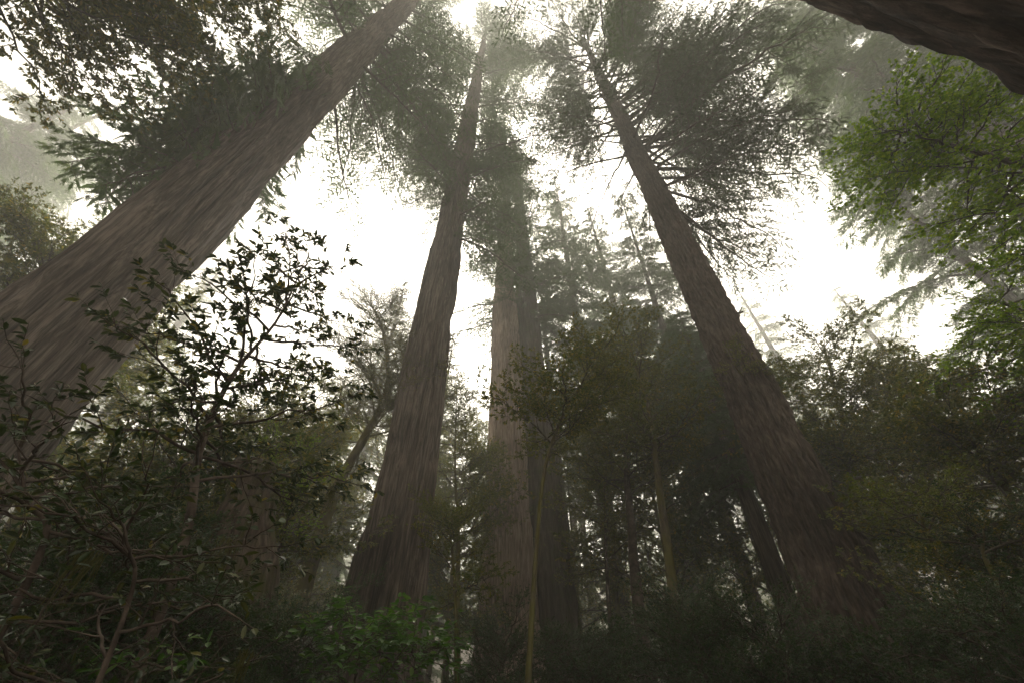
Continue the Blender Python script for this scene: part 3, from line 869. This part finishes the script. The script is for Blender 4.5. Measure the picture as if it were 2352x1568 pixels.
# vine maple on the right
broadleaf('maple_tree', 'bright green maple with thin arching stems beneath shaggy redwood trunk', 'tree', [(10.8, 2.8, 1.), (10.5, 3.0, 4.5), (9.8, 3.2, 7.8), (8.9, 3.4, 10), (8.3, 3.4, 11)], .12, 'maple', 46, .95, 421, .22, el=(-.35, .25), mat=M_TWIG)
broadleaf('maple_tree', 'lower green maple with loose hanging leaves beside brown tanoaks', 'tree', [(12.2, 5.2, 1.), (11.8, 5.4, 4), (11, 5.6, 6.5), (10.3, 5.8, 8)], .1, 'maple', 34, .95, 422, .2, el=(-.4, .2), mat=M_TWIG)
broadleaf('maple_tree', 'bright green maple sapling glowing behind the leafy foreground sapling', 'tree', pts_px((600, 1300, 12), (640, 1120, 12), (630, 1010, 12)), .05, 'maple', 6, .7, 423, .3, mat=M_TWIG)


# ================================================================ foreground plants with leaves one can pick out
def leaf_plant(name, label, cat, stem_pts, r0, n, L, seed, mat, h_from=.2, leaf=.1, el=(-.1, .6), top=.5, kind='oval', n_single=300, leaves=9, moss=0, wmat=M_TWIG, az=None, **kw):
    pts = [np.asarray(p, float) for p in stem_pts]
    gz = float(ground_z(pts[0][0], pts[0][1]))
    base = np.array([pts[0][0], pts[0][1], gz])
    rel = [p - base for p in pts]
    rel[0][2] = -.15
    rng = np.random.default_rng(seed)
    c = spline(rel, 24)
    u = np.linspace(0, 1, 24)
    t = thing(name, label, cat, base)
    tb = Tubes()
    tb.add(c, r0 * (1 - u * .85), 8)
    link('trunk', tb.mesh('stem', wmat), t)
    LO, LD, LN, LS = [], [], [], []
    for i in range(n):
        k = h_from + (1 - h_from) * (i + rng.random()) / n
        p = np.array([np.interp(k, u, c[:, x]) for x in range(3)])
        a = i * 2.39996 + rng.uniform(-.6, .6)
        if az:
            a = rng.uniform(*az)
        e = rng.uniform(*el)
        d = np.array([math.sin(a) * math.cos(e), math.cos(a) * math.cos(e), math.sin(e)])
        l = L * (1 + (top - 1) * (k - h_from) / (1 - h_from)) * rng.uniform(.7, 1.2)
        tbb, (O, D, N, S) = broad_branch(rng, p, d, l, leaf=leaf, leaves=leaves, r0=max(.006, r0 * .3), **kw)
        link('limb', tbb.mesh('limb', wmat), t)
        LO.append(O); LD.append(D); LN.append(N); LS.append(S)
    O, D, N, S = map(np.concatenate, (LO, LD, LN, LS))
    w = O + base - CAM
    depth = w @ _F
    vis = (depth > .3) & (np.abs(w @ _R) < depth * 1.27) & (np.abs(w @ _U) < depth * .85)
    score = np.where(vis, S / np.maximum(np.linalg.norm(w, axis=1), .3), 0)
    order = np.argsort(-score)
    single, rest = order[:n_single], order[n_single:]
    tint = rng.random(len(O)) ** 1.2
    T, faces = LEAF[kind]
    var = [mesh_np('leaf', T, faces, mat, False, np.full(sum(len(f) for f in faces), v)) for v in (.1, .4, .65, .9)]
    Dn = unit(D)
    Sd = unit(np.cross(N, Dn))
    Nn = np.cross(Dn, Sd)
    for q in single:
        lf = bpy.data.objects.new('leaf', var[min(3, int(tint[q] * 4))])
        COL.objects.link(lf)
        lf.parent = t
        M = Matrix.Identity(4)
        for r_ in range(3):
            M[r_][0], M[r_][1], M[r_][2], M[r_][3] = Dn[q][r_] * S[q], Sd[q][r_] * S[q], Nn[q][r_] * S[q], O[q][r_]
        lf.matrix_local = M
    if len(rest):
        f = link('foliage', leaf_batch('foliage', kind, O[rest], D[rest], N[rest], S[rest], mat, rng, tint[rest]), t)
        f['kind'] = 'stuff'
    for i in range(moss):
        k = rng.integers(len(O))
        add_moss(t, O[k] * np.array([.8, .8, 1]), rng)
    return t


MOSS_MESH = []
for s in range(3):
    rng = np.random.default_rng(600 + s)
    tb = Tubes()
    for k in range(34):
        o = np.array([rng.normal(0, .09), rng.normal(0, .02), rng.normal(0, .01)])
        ln = rng.uniform(.15, .5)
        v = np.linspace(0, 1, 6)[:, None]
        c = o + np.array([rng.normal(0, .06), rng.normal(0, .03), -1]) * ln * v + np.cumsum(rng.normal(0, .012, (6, 3)), 0)
        tb.add(c, .006 * (1 - v[:, 0] * .8), 3)
    MOSS_MESH.append(tb.mesh('moss_tuft', M_MOSS))


def add_moss(t, p, rng):
    o = link('hanging_moss', MOSS_MESH[rng.integers(3)], t, [float(x) for x in p])
    o.rotation_euler = (rng.normal(0, .1), rng.normal(0, .1), rng.uniform(0, 6))
    s = float(rng.uniform(.35, .8))
    o.scale = (s, s, s)
    return o


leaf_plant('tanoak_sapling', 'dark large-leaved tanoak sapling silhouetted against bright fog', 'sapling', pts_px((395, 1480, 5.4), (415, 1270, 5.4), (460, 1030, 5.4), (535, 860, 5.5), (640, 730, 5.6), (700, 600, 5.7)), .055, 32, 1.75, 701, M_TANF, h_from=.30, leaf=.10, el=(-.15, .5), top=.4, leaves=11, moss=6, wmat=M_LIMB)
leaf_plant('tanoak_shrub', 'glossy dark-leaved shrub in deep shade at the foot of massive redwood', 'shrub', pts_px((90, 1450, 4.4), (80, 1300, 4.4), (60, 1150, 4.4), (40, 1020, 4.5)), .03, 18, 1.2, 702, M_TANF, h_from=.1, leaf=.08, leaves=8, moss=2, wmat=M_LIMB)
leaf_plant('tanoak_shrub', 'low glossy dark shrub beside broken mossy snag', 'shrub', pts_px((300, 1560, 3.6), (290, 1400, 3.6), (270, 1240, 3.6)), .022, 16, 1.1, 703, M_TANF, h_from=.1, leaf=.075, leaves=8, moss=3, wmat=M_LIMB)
leaf_plant('berry_shrub', 'bright green broad-leaved shrub in front of straight redwood foot', 'shrub', pts_px((820, 1565, 7.2), (822, 1520, 7.2), (825, 1480, 7.2)), .02, 26, 1.0, 704, M_GRN, h_from=.1, leaf=.14, leaves=6, el=(0, .7), flat=.3, wmat=M_TWIG)
leaf_plant('berry_shrub', 'bright green shrub spreading right of straight redwood foot', 'shrub', pts_px((950, 1566, 7.8), (950, 1540, 7.8), (955, 1500, 7.8)), .02, 22, 1.0, 705, M_GRN, h_from=.1, leaf=.13, leaves=6, el=(-.1, .5), flat=.3, n_single=200)
leaf_plant('berry_shrub', 'small green shrub low in deep shade below broken snag', 'shrub', pts_px((290, 1566, 4.5), (290, 1560, 4.5), (290, 1555, 4.5)), .015, 8, .5, 706, M_GRN, h_from=.1, leaf=.10, leaves=5, el=(-.1, .4), n_single=60)

# dark evergreen brush, bottom right and along the floor
def brush(label, px, py, d, h, kind, n, s, seed, group='evergreen huckleberry brush', name='huckleberry_shrub'):
    p = at(px, py, d)
    g = float(ground_z(p[0], p[1]))
    b0 = np.array([p[0], p[1], g])
    rnd = random.Random(seed)
    t, b, c = broadleaf(name, label, 'shrub', [b0, b0 + [rnd.uniform(-.2, .2), 0, h * .5], b0 + [rnd.uniform(-.3, .3), rnd.uniform(-.3, .3), h]], .03, kind, n, s, seed, .1, mat=M_TWIG, group=group, el=(-.2, .7), top_scale=.7)
    return t


brush('dark evergreen brush between yellow mossy trunk and ridged fir foot', 1630, 1500, 8.5, 2.0, 'huck', 46, .85, 801)
brush('dark evergreen brush right in front of the ridged fir foot', 1780, 1520, 8.0, 1.5, 'huck', 46, .85, 802)
brush('low evergreen brush between ridged fir foot and yellow-green sapling', 1920, 1520, 8.6, 1.0, 'huck', 44, .85, 803)
brush('dark brush around the stem of the yellow-green sapling', 2090, 1500, 7.6, 1.2, 'huck', 40, .85, 804)
brush('dark brush under the shaded tanoak sapling', 2270, 1500, 7.2, 1.5, 'huck', 40, .85, 805)
brush('low dark brush at foot of fused redwood pair beside thin-stemmed tanoak', 1330, 1540, 10, 1.6, 'huck', 36, .9, 806)
brush('low dark brush around the base of slim dark trunk', 1460, 1550, 11, 1.6, 'huck', 34, .9, 807)
brush('low dark brush in front of fused redwood pair', 1150, 1530, 9.5, 1.7, 'huck', 40, .9, 808)
brush('dark brush in shade between broken snag and straight redwood', 690, 1530, 8.5, 1.8, 'huck', 40, .9, 809)
brush('low dark brush in front of broken snag', 520, 1560, 6.0, .9, 'huck', 26, .7, 810)
brush('dark brush deep behind the glossy shrubs', 150, 1450, 7.0, 2.6, 'huck', 44, 1.0, 811)

brush('dark brush at the edge of the massive redwood foot', 60, 1500, 6.0, 2.0, 'huck', 44, 1.0, 812)
brush('dark brush filling the shade between glossy shrub and snag', 300, 1520, 7.5, 2.2, 'huck', 44, 1.0, 813)
brush('dark brush under the drooping lower green maple', 2330, 1380, 9.5, 2.6, 'huck', 44, 1.1, 814)
brush('dark brush between the ridged fir and yellow mossy trunk', 1560, 1500, 12, 2.0, 'huck', 40, 1.0, 815)
# ferns
def frond_mesh(seed):
    rng = np.random.default_rng(seed)
    n = 26
    u = np.linspace(0, 1, n)
    P = np.stack([u * .8, 0 * u, .55 * u - .75 * u ** 2.2], -1)
    V, F = [], []
    k = 0
    for i in range(2, n):
        w = .13 * math.sin(math.pi * min(1, .12 + u[i] * .9)) + .01
        for s in (-1, 1):
            a = P[i]
            tip = a + np.array([.03, s * w, -.02 + rng.normal(0, .008)])
            V += [a, a + [.014, s * w * .5, .004], tip, a + [-.010, s * w * .5, .004]]
            F.append([k, k + 1, k + 2, k + 3])
            k += 4
    return mesh_np('frond', np.array(V), [np.array(F)], M_FERN, False, rng.random(len(F)))


FR = [frond_mesh(900 + i) for i in range(3)]
rnd = random.Random(77)
for i, (px, py, d, lab) in enumerate([(745, 1520, 8.0, 'sword fern beside straight redwood foot'), (1010, 1550, 8.8, 'sword fern right of the bright green shrubs'), (655, 1560, 7.0, 'sword fern beside broken snag in shade'), (1720, 1562, 6.5, 'sword fern low in front of dark evergreen brush')]):
    p = at(px, py, d)
    t = thing('sword_fern', lab, 'fern', (float(p[0]), float(p[1]), float(ground_z(p[0], p[1]))), 'sword ferns')
    for k in range(13):
        f = link('frond', FR[k % 3], t, (0, 0, .05))
        f.rotation_euler = (rnd.uniform(-.2, .2), rnd.uniform(-.5, .1), k * .483 + rnd.uniform(-.2, .2))
        s = rnd.uniform(1.0, 1.6)
        f.scale = (s, s, s)

# hanging moss on the snag
rng = np.random.default_rng(55)
for k in range(14):
    h = rng.uniform(1.5, 4.1)
    a = rng.uniform(-2.6, .2)
    x = np.interp(h, [r[2] for r in PS], [r[0] for r in PS])
    y = np.interp(h, [r[2] for r in PS], [r[1] for r in PS])
    add_moss(t_snag, (x + .58 * math.cos(a), y + .58 * math.sin(a), h), rng)
